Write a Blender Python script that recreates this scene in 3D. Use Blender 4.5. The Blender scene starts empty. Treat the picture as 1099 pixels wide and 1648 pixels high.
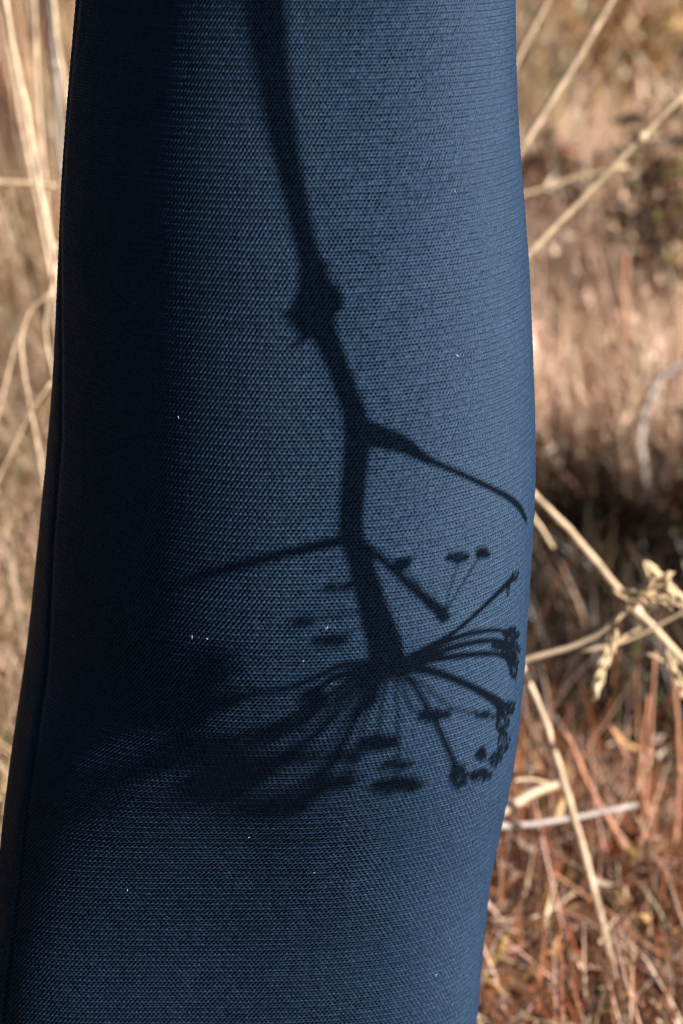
import bpy, math, random
import numpy as np
from mathutils import Vector, Matrix
from mathutils.bvhtree import BVHTree

rng = np.random.default_rng(7)
random.seed(7)
scene = bpy.context.scene
COL = scene.collection

# ------------------------------------------------------------------ camera
SRC_W, SRC_H = 1099.0, 1648.0           # proportions of the frame
PITCH = math.radians(15.0)
DIST = 1.97
AIM = Vector((0.0, 0.0, 0.66))
CAM = AIM + DIST * Vector((0.0, -math.cos(PITCH), math.sin(PITCH)))
LENS, SENS = 85.0, 36.0
cam_data = bpy.data.cameras.new('camera')
cam_data.sensor_fit = 'VERTICAL'
cam_data.sensor_height = SENS
cam_data.sensor_width = 24.0
cam_data.lens = LENS
cam_data.clip_start = 0.05
cam_data.clip_end = 500.0
cam_data.dof.use_dof = True
cam_data.dof.focus_distance = 1.83
cam_data.dof.aperture_fstop = 4.2
cam_data.dof.aperture_blades = 0
cam = bpy.data.objects.new('camera', cam_data)
cam.location = CAM
cam.rotation_euler = (math.pi / 2 - PITCH, 0, 0)
COL.objects.link(cam)
scene.camera = cam

# ------------------------------------------------------------------ sky, sun, exposure
SUN_AZ = math.radians(62.5)             # to the right of the line from skirt to camera
SUN_EL = math.radians(30.0)
SUN = Vector((math.sin(SUN_AZ) * math.cos(SUN_EL), -math.cos(SUN_AZ) * math.cos(SUN_EL), math.sin(SUN_EL)))
world = bpy.data.worlds.new('World')
scene.world = world
world.use_nodes = True
wn = world.node_tree
wn.nodes.clear()
w_out = wn.nodes.new('ShaderNodeOutputWorld')
w_bg = wn.nodes.new('ShaderNodeBackground')
w_sky = wn.nodes.new('ShaderNodeTexSky')
w_sky.sky_type = 'NISHITA'
w_sky.sun_disc = False
w_sky.sun_elevation = SUN_EL
w_sky.sun_rotation = math.atan2(SUN.x, SUN.y)
w_bg.inputs['Strength'].default_value = 0.05
wn.links.new(w_sky.outputs[0], w_bg.inputs[0])
wn.links.new(w_bg.outputs[0], w_out.inputs[0])
sun_data = bpy.data.lights.new('sun', 'SUN')
sun_data.energy = 5.0
sun_data.angle = math.radians(0.5)
sun_data.color = (1.0, 0.93, 0.83)
sun = bpy.data.objects.new('sun', sun_data)
sun.rotation_euler = SUN.to_track_quat('Z', 'Y').to_euler()
sun.location = SUN * 20
COL.objects.link(sun)
scene.view_settings.view_transform = 'Standard'
scene.view_settings.look = 'None'
scene.view_settings.gamma = 1.0
scene.view_settings.exposure = 1.1
scene.view_settings.use_curve_mapping = False
scene.cycles.filter_width = 1.0

# ------------------------------------------------------------------ helpers
CR = Vector((1, 0, 0))
CF = Vector((0, math.cos(PITCH), -math.sin(PITCH)))
CU = Vector((0, math.sin(PITCH), math.cos(PITCH)))
PXK = (SENS / LENS) / SRC_H             # tangent per frame unit


def ray(px, py):
    return (CF + CR * ((px - SRC_W / 2) * PXK) - CU * ((py - SRC_H / 2) * PXK)).normalized()


def at_y(px, py, y):
    """point in the place at depth y (metres behind the person) on a line of sight"""
    d = ray(px, py)
    return CAM + d * ((y - CAM.y) / d.y)


def tag(o, label=None, cat=None, group=None, kind=None):
    if label: o['label'] = label
    if cat: o['category'] = cat
    if group: o['group'] = group
    if kind: o['kind'] = kind
    return o


def new_obj(name, data, parent=None):
    o = bpy.data.objects.new(name, data)
    COL.objects.link(o)
    if parent is not None:
        o.parent = parent
    return o


def np_mesh(name, verts, quads, smooth=True, tris=None):
    me = bpy.data.meshes.new(name)
    v = np.ascontiguousarray(verts, dtype=np.float32)
    q = np.ascontiguousarray(quads, dtype=np.int32)
    nq = len(q)
    me.vertices.add(len(v))
    me.vertices.foreach_set('co', v.ravel())
    me.loops.add(nq * 4)
    me.loops.foreach_set('vertex_index', q.ravel())
    me.polygons.add(nq)
    me.polygons.foreach_set('loop_start', np.arange(0, nq * 4, 4, dtype=np.int32))
    me.polygons.foreach_set('loop_total', np.full(nq, 4, dtype=np.int32))
    if smooth:
        me.polygons.foreach_set('use_smooth', np.ones(nq, dtype=bool))
    me.update(calc_edges=True)
    return me


def point_colour(me, cols):
    at = me.attributes.new('tint', 'FLOAT_COLOR', 'POINT')
    c = np.ones((len(cols), 4), dtype=np.float32)
    c[:, :3] = cols
    at.data.foreach_set('color', c.ravel())


def tube_data(pts, rads, n=8, caps=True):
    """verts and quads of a tapered tube along points"""
    pts = [Vector(p) for p in pts]
    V, Q = [], []
    prev = None
    for i, p in enumerate(pts):
        a = pts[max(i - 1, 0)]
        b = pts[min(i + 1, len(pts) - 1)]
        t = (b - a)
        t = t.normalized() if t.length > 1e-9 else Vector((0, 0, 1))
        if prev is None:
            x = t.orthogonal().normalized()
        else:
            x = (prev - t * prev.dot(t)).normalized()
        prev = x
        y = t.cross(x)
        for k in range(n):
            ang = 2 * math.pi * k / n
            V.append(p + (x * math.cos(ang) + y * math.sin(ang)) * rads[i])
    for i in range(len(pts) - 1):
        for k in range(n):
            k2 = (k + 1) % n
            Q.append((i * n + k, i * n + k2, (i + 1) * n + k2, (i + 1) * n + k))
    if caps:
        for i, p, rev in ((0, pts[0], True), (len(pts) - 1, pts[-1], False)):
            c = len(V)
            V.append(p)
            for k in range(0, n, 2):
                a, b, d = i * n + k, i * n + (k + 1) % n, i * n + (k + 2) % n
                Q.append((c, d, b, a) if rev else (c, a, b, d))
    return V, Q


class Build:
    def __init__(self):
        self.V, self.Q = [], []

    def add(self, V, Q):
        o = len(self.V)
        self.V.extend([tuple(v) for v in V])
        self.Q.extend([tuple(i + o for i in q) for q in Q])

    def tube(self, pts, rads, n=8, caps=True):
        self.add(*tube_data(pts, rads, n, caps))

    def blob(self, c, axis, length, rad, n=6):
        """spindle (a seed, a spikelet)"""
        axis = Vector(axis).normalized()
        f = [-0.5, -0.3, 0.0, 0.3, 0.5]
        r = [0.15, 0.75, 1.0, 0.7, 0.1]
        self.tube([Vector(c) + axis * length * k for k in f], [rad * k for k in r], n)

    def obj(self, name, mat, parent=None, smooth=True):
        me = np_mesh(name, np.array(self.V), np.array(self.Q), smooth)
        me.materials.append(mat)
        return new_obj(name, me, parent)


def smooth_curve(pts, m=4):
    """Catmull-Rom through points (any dimension)"""
    P = [np.array(p, dtype=float) for p in pts]
    if len(P) < 3:
        m = max(m, 2)
    out = []
    for i in range(len(P) - 1):
        p0 = P[i - 1] if i > 0 else 2 * P[0] - P[1]
        p1, p2 = P[i], P[i + 1]
        p3 = P[i + 2] if i + 2 < len(P) else 2 * P[-1] - P[-2]
        for k in range(m):
            t = k / m
            out.append(0.5 * ((2 * p1) + (-p0 + p2) * t + (2 * p0 - 5 * p1 + 4 * p2 - p3) * t * t + (-p0 + 3 * p1 - 3 * p2 + p3) * t ** 3))
    out.append(P[-1])
    return out


def wave_noise(x, y, scale, seed, oct_=5):
    r = np.random.default_rng(seed)
    out = np.zeros(np.broadcast(x, y).shape)
    for k in range(oct_):
        a = r.uniform(0, 2 * math.pi)
        f = scale * (0.6 + 0.9 * r.random())
        out = out + np.sin((x * math.cos(a) + y * math.sin(a)) * f + r.uniform(0, 6.28))
    return out / oct_


def sstep(a, b, x):
    t = np.clip((x - a) / (b - a), 0, 1)
    return t * t * (3 - 2 * t)


# ------------------------------------------------------------------ materials
def material(name, base, rough=0.8, noise_scale=None, vary=0.25, bump=0.0, bump_scale=None, translucent=0.0, attr=False, sheen=0.0, spec=0.3):
    m = bpy.data.materials.new(name)
    m.use_nodes = True
    nt = m.node_tree
    b = nt.nodes['Principled BSDF']
    b.inputs['Roughness'].default_value = rough
    b.inputs['Specular IOR Level'].default_value = spec
    if sheen:
        b.inputs['Sheen Weight'].default_value = sheen
        b.inputs['Sheen Roughness'].default_value = 0.4
    if attr:
        a = nt.nodes.new('ShaderNodeAttribute')
        a.attribute_name = 'tint'
        src = a.outputs['Color']
    else:
        rgb = nt.nodes.new('ShaderNodeRGB')
        rgb.outputs[0].default_value = (*base, 1)
        src = rgb.outputs[0]
    tc = nt.nodes.new('ShaderNodeTexCoord')
    if noise_scale:
        n = nt.nodes.new('ShaderNodeTexNoise')
        n.inputs['Scale'].default_value = noise_scale
        n.inputs['Detail'].default_value = 4
        nt.links.new(tc.outputs['Object'], n.inputs['Vector'])
        mr = nt.nodes.new('ShaderNodeMapRange')
        mr.inputs['From Min'].default_value = 0.25
        mr.inputs['From Max'].default_value = 0.75
        mr.inputs['To Min'].default_value = 1 - vary
        mr.inputs['To Max'].default_value = 1 + vary
        nt.links.new(n.outputs['Fac'], mr.inputs['Value'])
        mx = nt.nodes.new('ShaderNodeVectorMath')
        mx.operation = 'SCALE'
        nt.links.new(src, mx.inputs[0])
        nt.links.new(mr.outputs[0], mx.inputs['Scale'])
        src = mx.outputs[0]
    nt.links.new(src, b.inputs['Base Color'])
    if bump:
        n2 = nt.nodes.new('ShaderNodeTexNoise')
        n2.inputs['Scale'].default_value = bump_scale or 200
        n2.inputs['Detail'].default_value = 3
        nt.links.new(tc.outputs['Object'], n2.inputs['Vector'])
        bp = nt.nodes.new('ShaderNodeBump')
        bp.inputs['Strength'].default_value = bump
        bp.inputs['Distance'].default_value = 0.002
        nt.links.new(n2.outputs['Fac'], bp.inputs['Height'])
        nt.links.new(bp.outputs[0], b.inputs['Normal'])
    if translucent:
        t = nt.nodes.new('ShaderNodeBsdfTranslucent')
        nt.links.new(src, t.inputs['Color'])
        mix = nt.nodes.new('ShaderNodeMixShader')
        mix.inputs[0].default_value = translucent
        nt.links.new(b.outputs[0], mix.inputs[1])
        nt.links.new(t.outputs[0], mix.inputs[2])
        nt.links.new(mix.outputs[0], nt.nodes['Material Output'].inputs[0])
    return m


M_KNIT = material('navy_knit', (0.0128, 0.0295, 0.0640), rough=0.45, noise_scale=420, vary=0.6, bump=0.25, bump_scale=1800, sheen=0.015, spec=0.20)
M_KNIT.node_tree.nodes['Principled BSDF'].inputs['Specular Tint'].default_value = (0.6, 0.83, 1.0, 1)
M_KNIT.node_tree.nodes['Principled BSDF'].inputs['Sheen Tint'].default_value = (0.35, 0.55, 1.0, 1)
M_SOIL = material('dry_soil', (0.085, 0.052, 0.036), rough=0.95, noise_scale=9, vary=0.6, bump=0.8, bump_scale=60)
M_GRASS = material('dry_blades', (0.4, 0.3, 0.2), rough=0.45, attr=True, translucent=0.15, spec=0.5)
M_STRAW = material('straw', (0.50, 0.37, 0.24), rough=0.5, noise_scale=45, vary=0.5, spec=0.45)
M_STRAWP = material('pale_straw', (0.55, 0.41, 0.29), rough=0.5, noise_scale=45, vary=0.5, spec=0.45)
M_RUST = material('rust_stem', (0.40, 0.20, 0.125), rough=0.6, noise_scale=45, vary=0.5)
M_GREY = material('grey_twig', (0.36, 0.31, 0.29), rough=0.8, noise_scale=45, vary=0.5)
M_SEED = material('seed_husk', (0.72, 0.56, 0.36), rough=0.6, noise_scale=90, vary=0.25, translucent=0.2)
M_UMBEL = material('dry_umbel', (0.22, 0.14, 0.08), rough=0.8, noise_scale=70, vary=0.3)
M_SKIN = material('skin', (0.50, 0.30, 0.21), rough=0.5, noise_scale=20, vary=0.08)
M_HAIR = material('brown_hair', (0.05, 0.028, 0.016), rough=0.5, noise_scale=90, vary=0.4)
M_TOP = material('navy_top', (0.030, 0.062, 0.135), rough=0.8, noise_scale=300, vary=0.3, bump=0.4, bump_scale=400)
M_SHOE = material('dark_shoe', (0.03, 0.022, 0.018), rough=0.5, noise_scale=40, vary=0.3)
M_LINT = material('lint', (0.45, 0.40, 0.36), rough=0.9)
M_LEAF = material('shrub_leaf', (0.07, 0.085, 0.03), rough=0.5, attr=True, translucent=0.2, spec=0.4)


# ------------------------------------------------------------------ terrain
def ground_z(x, y):
    x = np.asarray(x, dtype=float)
    y = np.asarray(y, dtype=float)
    s = np.clip(y - 0.35, 0, None)
    rise = 0.27 * s - 0.0045 * s * s
    rise = np.where(s > 20, 0.27 * 20 - 0.0045 * 400 + 0.09 * (s - 20), rise)
    bumps = 0.018 * wave_noise(x, y, 6.0, 1) + 0.05 * sstep(0.5, 2, np.hypot(x, y)) * wave_noise(x, y, 1.6, 2)
    hollow = -0.07 * np.exp(-(((x - 0.38) / 0.35) ** 2 + ((y - 1.2) / 0.2) ** 2))
    return rise + bumps * sstep(0.0, 0.5, np.hypot(x, y)) + hollow


def gz(x, y):
    return float(ground_z(x, y))


def axis_pts(lo, hi, near, n_near, n_far):
    a = np.linspace(-near, near, n_near)
    f = np.geomspace(near, hi, n_far)[1:]
    g = -np.geomspace(near, -lo, n_far)[1:][::-1]
    return np.concatenate([g, a, f])


gx = axis_pts(-120, 120, 3.0, 150, 25)
gy = axis_pts(-120, 120, 4.0, 200, 25)
GX, GY = np.meshgrid(gx, gy)
GZ = ground_z(GX, GY) + 0.006 * wave_noise(GX, GY, 40, 3)
idx = np.arange(GX.size).reshape(GX.shape)
gq = np.stack([idx[:-1, :-1], idx[:-1, 1:], idx[1:, 1:], idx[1:, :-1]], -1).reshape(-1, 4)
g_me = np_mesh('ground', np.stack([GX, GY, GZ], -1).reshape(-1, 3), gq)
g_me.materials.append(M_SOIL)
tag(new_obj('ground', g_me), 'brown dry soil rising behind the person', 'ground', kind='structure')

# ------------------------------------------------------------------ skirt
OUT_L = [(-60, 128), (0, 125), (100, 115), (300, 100), (450, 95), (600, 88), (750, 75), (900, 60), (1050, 45), (1200, 32), (1350, 15), (1450, 3), (1500, -3), (1648, -20), (1800, -38)]
OUT_R = [(-60, 828), (0, 828), (100, 829), (200, 833), (300, 840), (400, 849), (500, 853), (600, 857), (700, 860), (800, 858), (900, 851), (1000, 845), (1100, 838), (1200, 826), (1300, 805), (1400, 785), (1500, 777), (1648, 763), (1800, 752)]
SEAM = [(-60, 142), (0, 137), (140, 121), (345, 107), (535, 115), (667, 119), (833, 107), (1000, 103), (1120, 91), (1290, 70), (1460, 46), (1627, 25), (1800, 5)]


def to_xz(tab):
    a = [at_y(x, y, 0.0) for y, x in tab]
    z = np.array([p.z for p in a])[::-1]
    x = np.array([p.x for p in a])[::-1]
    return z, x


zL, xL = to_xz(OUT_L)
zR, xR = to_xz(OUT_R)
zS, xS = to_xz(SEAM)


def soft_interp(z, zt, xt):
    return (np.interp(z - 0.03, zt, xt) + 2 * np.interp(z, zt, xt) + np.interp(z + 0.03, zt, xt)) / 4


def z_of(py):
    return at_y(SRC_W / 2, py, -0.1).z


PROF = [  # frame row, depth ratio, left exponent, right exponent
    (-100, 1.08, 1.95, 2.1), (300, 1.14, 1.95, 2.15), (700, 1.20, 1.92, 2.2), (950, 1.22, 1.88, 2.2),
    (1090, 1.16, 1.95, 2.25), (1190, 1.05, 3.2, 2.4), (1290, 0.93, 4.8, 2.6), (1480, 0.79, 5.4, 2.7), (1700, 0.68, 5.4, 2.7)]
pz = np.array([z_of(p[0]) for p in PROF])[::-1]
pk = np.array([p[1] for p in PROF])[::-1]
pl = np.array([p[2] for p in PROF])[::-1]
pr = np.array([p[3] for p in PROF])[::-1]

Z_LO, Z_HI = 0.185, 1.105
H_SUB = 0.00245                          # height of one row of stitches
W_ST = 0.0029                            # width of one stitch
NSUB = int((Z_HI - Z_LO) / H_SUB)
z_fine = Z_LO + np.arange(NSUB * 3 + 1) * (H_SUB / 3)
z_rows = np.concatenate([np.linspace(0.05, Z_LO - 0.02, 10), z_fine, np.linspace(z_fine[-1] + 0.01, 1.16, 6)])
NST = int(0.60 / W_ST)
f_cols = np.linspace(0, 1, NST * 4 + 1)
T0, T1 = math.pi + 0.12, -0.10           # front arc, left to right
theta = np.linspace(T0, T1, 500)


def section(z, th):
    """smooth cross-section of the skirt at height z, th = 0 right, pi/2 front, pi left"""
    l = soft_interp(z, zL, xL)
    r = soft_interp(z, zR, xR)
    w = (r - l) / 2
    c = (r + l) / 2
    K = soft_interp(z, pz, pk)
    ct, st = np.cos(th), np.sin(th)
    n = np.where(ct < 0, soft_interp(z, pz, pl), soft_interp(z, pz, pr))
    u = np.sign(ct) * np.abs(ct) ** (2 / n)
    d = np.sign(st) * np.abs(st) ** (2 / n)
    d = np.where(st > 0, d * K, d * 0.75)
    return c + w * u, -d * w, u, w, c


rows_xyz = np.zeros((len(z_rows), len(f_cols), 3))
rows_s = np.zeros((len(z_rows), len(f_cols)))
for j, z in enumerate(z_rows):
    x, y, u, w, c = section(z, theta)
    seg = np.hypot(np.diff(x), np.diff(y))
    s = np.concatenate([[0], np.cumsum(seg)])
    fr = s / s[-1]
    rows_xyz[j, :, 0] = np.interp(f_cols, fr, x)
    rows_xyz[j, :, 1] = np.interp(f_cols, fr, y)
    rows_xyz[j, :, 2] = z
    rows_s[j] = f_cols * s[-1]
    # seam: a narrow valley where the side panel is sewn on
    xs = float(np.interp(z, zS, xS))
    X = rows_xyz[j, :, 0]
    front = rows_xyz[j, :, 1] < 0.005
    valley = np.exp(-((X - xs) / 0.0022) ** 2) * 0.0045 - np.exp(-((X - xs + 0.007) / 0.005) ** 2) * 0.0022
    rows_xyz[j, :, 1] += np.where(front, valley, 0)
# slow unevenness of the cloth
Sg, Zg = rows_s, rows_xyz[:, :, 2]
cloth = 0.0022 * wave_noise(Sg * 0.6, Zg, 22, 11) + 0.0009 * wave_noise(Sg, Zg * 0.5, 55, 12)
rows_xyz[:, :, 1] -= cloth
base = rows_xyz.copy()
# normals of the smooth surface
dS = np.gradient(base, axis=1)
dZ = np.gradient(base, axis=0)
N = np.cross(dS, dZ)
N /= np.linalg.norm(N, axis=2, keepdims=True) + 1e-12
# knit: staggered rows of slanted loops with open eyelets between them, two rows to a ridge
jit_b = 0.30 * wave_noise(Sg, Zg, 45, 21) + 0.14 * wave_noise(Sg, Zg, 260, 22, 7)
jit_a = 0.30 * wave_noise(Sg, Zg, 70, 23) + 0.14 * wave_noise(Sg, Zg, 300, 24, 7)
A = f_cols[None, :] * NST + jit_a
B = (Zg - Z_LO) / H_SUB + jit_b
h = np.zeros_like(A)
pit = np.zeros_like(A)
Bn = np.round(B).astype(int)
for dj in (-1, 0, 1):
    R_ = Bn + dj
    db = B - R_
    sh_ = A - 0.5 * (R_ % 2)
    for di in (-1, 0, 1):
        Ci = np.round(sh_) + di
        da = sh_ - Ci
        hs_ = np.sin(Ci * 12.9898 + R_ * 78.233) * 43758.5453
        rn_ = hs_ - np.floor(hs_)
        q = ((da - 0.35 * db) / 0.27) ** 2 + (db / 0.40) ** 2
        pit = np.maximum(pit, (0.72 + 0.5 * rn_) * np.exp(-q * 1.1))
ridge = 0.5 - 0.5 * np.cos(math.pi * (B + 0.5))        # one swell for every two rows
h = 0.09 * ridge - pit
AMP = 0.0036
fine_mask = ((Zg >= Z_LO) & (Zg <= Z_HI)).astype(float)
rows_xyz = base + N * (np.where(fine_mask > 0, h, float(h.mean())) * AMP)[..., None]
CX0 = -0.035
# back half: plain columns
th_b = np.linspace(T1, T0 - 2 * math.pi, 40)[1:-1]
back = np.zeros((len(z_rows), len(th_b), 3))
for j, z in enumerate(z_rows):
    x, y, u, w, c = section(z, th_b)
    back[j, :, 0], back[j, :, 1], back[j, :, 2] = x, y, z
full = np.concatenate([rows_xyz, back], axis=1)
top_k = 1 - 0.22 * sstep(Z_HI, 1.16, z_rows)          # drawn in at the waistband
full[:, :, 0] = CX0 + (full[:, :, 0] - CX0) * top_k[:, None]
full[:, :, 1] *= top_k[:, None]
nr, nc = full.shape[:2]
idx = np.arange(nr * nc).reshape(nr, nc)
nxt = np.roll(idx, -1, axis=1)
sq = np.stack([idx[:-1], nxt[:-1], nxt[1:], idx[1:]], -1).reshape(-1, 4)
skirt_me = np_mesh('skirt', full.reshape(-1, 3), sq)
skirt_me.materials.append(M_KNIT)

# smooth coarse copy of the front, used only to find where things touch it
cb = base[::12, ::8]
ci = np.arange(cb.shape[0] * cb.shape[1]).reshape(cb.shape[:2])
cq = np.stack([ci[:-1, :-1], ci[:-1, 1:], ci[1:, 1:], ci[1:, :-1]], -1).reshape(-1, 4)
BVH = BVHTree.FromPolygons([tuple(v) for v in cb.reshape(-1, 3)], [tuple(int(k) for k in q) for q in cq])


def on_skirt(px, py):
    p, n, i, d = BVH.ray_cast(CAM, ray(px, py))
    if p is None:
        p = at_y(px, py, -0.02)
    return p


# ------------------------------------------------------------------ the dried umbel held up beside the skirt
T_MID = 0.47
plant_c = on_skirt(560, 700) + SUN * T_MID


def lift(px, py, extra=0.0):
    """point of the plant whose shadow falls there: the plant hangs in an upright sheet facing the sun"""
    p = on_skirt(px, py)
    n = Vector((SUN.x, SUN.y, 0)).normalized()
    t = (plant_c - p).dot(n) / SUN.dot(n)
    return p + SUN * (t + extra)


def half_width(px, py, dx, dy, wpx):
    l = math.hypot(dx, dy) or 1
    nx, ny = -dy / l, dx / l
    a_ = on_skirt(px + nx * 4, py + ny * 4)
    b_ = on_skirt(px - nx * 4, py - ny * 4)
    v = a_ - b_
    v = v - SUN * v.dot(SUN)
    return max(v.length / 8.0 * wpx / 2, 0.0004)


plant = bpy.data.objects.new('dried_umbel_plant', None)
COL.objects.link(plant)


def stroke(pts, m=4, extra=None):
    """pts: (px, py, width) -> 3D points, radii"""
    c = smooth_curve(pts, m)
    P, R = [], []
    for i, q in enumerate(c):
        a_ = c[max(i - 1, 0)]
        b_ = c[min(i + 1, len(c) - 1)]
        e = 0.0
        if extra is not None:
            e = extra[0] + (extra[1] - extra[0]) * i / (len(c) - 1)
        P.append(lift(q[0], q[1], e))
        R.append(half_width(q[0], q[1], b_[0] - a_[0], b_[1] - a_[1], q[2]))
    return P, R


def plant_tube(name, pts, m=4, extra=None, n=8):
    P, R = stroke(pts, m, extra)
    B_ = Build()
    B_.tube(P, R, n)
    return B_, P


stem_px = [(430, 2, 56), (441, 110, 51), (458, 220, 45), (478, 320, 38), (495, 400, 37), (508, 450, 42), (520, 520, 46), (538, 570, 38), (560, 630, 38),
           (576, 690, 42), (572, 770, 38), (567, 850, 38), (585, 915, 42), (605, 985, 46), (622, 1040, 52), (632, 1078, 46)]
sP, sR = stroke(stem_px, 3)
dirn = (sP[0] - sP[3]).normalized()
HAND = sP[0] + dirn * 0.16
sP = [sP[0] + dirn * 0.28, sP[0] + dirn * 0.16] + sP
sR = [sR[0], sR[0]] + sR
bs = Build()
bs.tube(sP, sR, 10)
bs.obj('stem', M_UMBEL, plant)
# leaf sheath at the node: a swollen ragged cup
bn, _ = plant_tube('node', [(499, 424, 44), (506, 434, 52), (505, 450, 46), (513, 484, 78), (508, 492, 74), (502, 520, 52), (514, 532, 40)], 1)
bn.obj('leaf_sheath', M_UMBEL, plant)
bn, _ = plant_tube('flap', [(490, 490, 34), (487, 520, 26), (490, 545, 11), (476, 553, 6), (464, 560, 3)], 3)
bn.obj('torn_leaf_base', M_UMBEL, plant)
bn, _ = plant_tube('flap', [(524, 440, 12), (540, 472, 16), (550, 490, 12), (536, 505, 6)], 3)
bn.obj('torn_leaf_base', M_UMBEL, plant)
# side branches
branches = [
    ([(578, 692, 40), (612, 702, 38), (650, 715, 30), (688, 738, 15), (720, 752, 10), (770, 775, 9), (815, 798, 8), (836, 816, 5), (848, 838, 2.5)], (0, -0.035)),
    ([(562, 866, 18), (520, 876, 16), (460, 890, 15), (400, 905, 16), (340, 922, 14), (290, 932, 9)], (0, 0.10)),
    ([(582, 872, 18), (615, 898, 16), (660, 940, 17), (700, 975, 20), (716, 992, 22)], (0, 0.06)),
]
for pts, ex in branches:
    bb, P = plant_tube('branch', pts, 4, ex)
    bb.obj('branch', M_UMBEL, plant)


def umbellet(px, py, wpx, hpx, extra, n_seed=14, from_px=None, seed_len=0.0075, seed_rad=0.0019):
    """small fan of seeds: its shadow covers about wpx x hpx"""
    c0 = lift(px, py, extra)
    B_ = Build()
    root = lift(*from_px, extra) if from_px else c0 + Vector((0, 0, 0.012))
    for k in range(n_seed):
        ang = 2 * math.pi * (k + random.random() * 0.6) / n_seed
        rr = math.sqrt(random.uniform(0.08, 1))
        q = lift(px + math.cos(ang) * rr * wpx / 2, py + math.sin(ang) * rr * hpx / 2, extra + random.uniform(-0.004, 0.012))
        B_.tube([root, root.lerp(q, 0.5) + Vector((0, 0, -0.000)), q], [0.0005, 0.0004, 0.0004], 4, False)
        B_.blob(q, (q - root), seed_len * random.uniform(0.8, 1.2), seed_rad * random.uniform(0.8, 1.2), 5)
    B_.obj('umbellet', M_UMBEL, plant)


# rays of the big umbel: points, width, depth drift
C = (630, 1072)
FAR = []
rays = [
    ([C, (670, 1050), (730, 1018), (780, 975), (828, 928)], 6.5, (0, -0.077)),
    ([C, (680, 1050), (740, 1024), (790, 1014), (824, 1016)], 8, (0, -0.084)),
    ([C, (690, 1054), (750, 1036), (800, 1030), (826, 1040)], 9, (0, -0.077)),
    ([C, (690, 1062), (750, 1054), (800, 1052), (830, 1066)], 10, (0, -0.084)),
    ([C, (690, 1078), (745, 1098), (790, 1122), (812, 1142)], 15, (0, -0.063)),
    ([C, (590, 1066), (545, 1072), (505, 1092), (440, 1112), (330, 1122)], 9, (0, 0.06)),
    ([C, (585, 1078), (540, 1090), (505, 1112)], 13, (0, 0.02)),
    ([C, (575, 1090), (540, 1110), (500, 1150), (440, 1172)], 8, (0, 0.06)),
    ([C, (606, 1092), (600, 1112), (596, 1136)], 24, (0, 0.03)),
    ([C, (590, 1100), (545, 1150), (490, 1200), (430, 1215)], 6, (0, 0.16)),
    ([C, (600, 1110), (570, 1170), (540, 1215)], 6, (0, 0.16)),
    ([C, (620, 1110), (614, 1150), (612, 1186)], 6, (0, 0.10)),
    ([C, (640, 1120), (642, 1190), (642, 1252)], 5, (0, 0.14)),
    ([C, (665, 1100), (690, 1140), (715, 1190), (740, 1245)], 11, (0, 0.04)),
    ([C, (650, 1105), (665, 1140), (700, 1152)], 6, (0, 0.10)),
    ([C, (680, 1100), (730, 1140), (780, 1148)], 5, (0, 0.10)),
    ([C, (590, 1110), (560, 1190), (520, 1255)], 6, (0, 0.2)),
    ([C, (570, 1110), (490, 1200), (400, 1260), (330, 1272)], 7, (0, 0.2)),
    ([C, (560, 1100), (450, 1160), (300, 1215), (200, 1240)], 4.5, (0, 0.2)),
    ([C, (550, 1120), (400, 1215), (250, 1275), (130, 1300)], 4.5, (0, 0.24)),
]
rq = random.Random(5)
for k in range(9):                       # more spokes on the far side of the head
    ex_, ey_ = rq.uniform(400, 590), rq.uniform(1150, 1285)
    dp = rq.uniform(0.2, 0.36)
    rays.append(([C, (C[0] + (ex_ - C[0]) * 0.45, C[1] + (ey_ - C[1]) * 0.32), (ex_, ey_)], rq.uniform(4, 6), (0, dp)))
    FAR.append((ex_, ey_, rq.uniform(30, 55), rq.uniform(10, 16), dp, rq.randint(5, 10), (C[0] + (ex_ - C[0]) * 0.9, C[1] + (ey_ - C[1]) * 0.88)))
for pts, wpx, ex in rays:
    L = len(pts)
    bb, P = plant_tube('ray', [(p[0], p[1], wpx * (1.1 - 0.35 * i / (L - 1))) for i, p in enumerate(pts)], 3, ex, 6)
    bb.obj('umbel_ray', M_UMBEL, plant)

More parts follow.
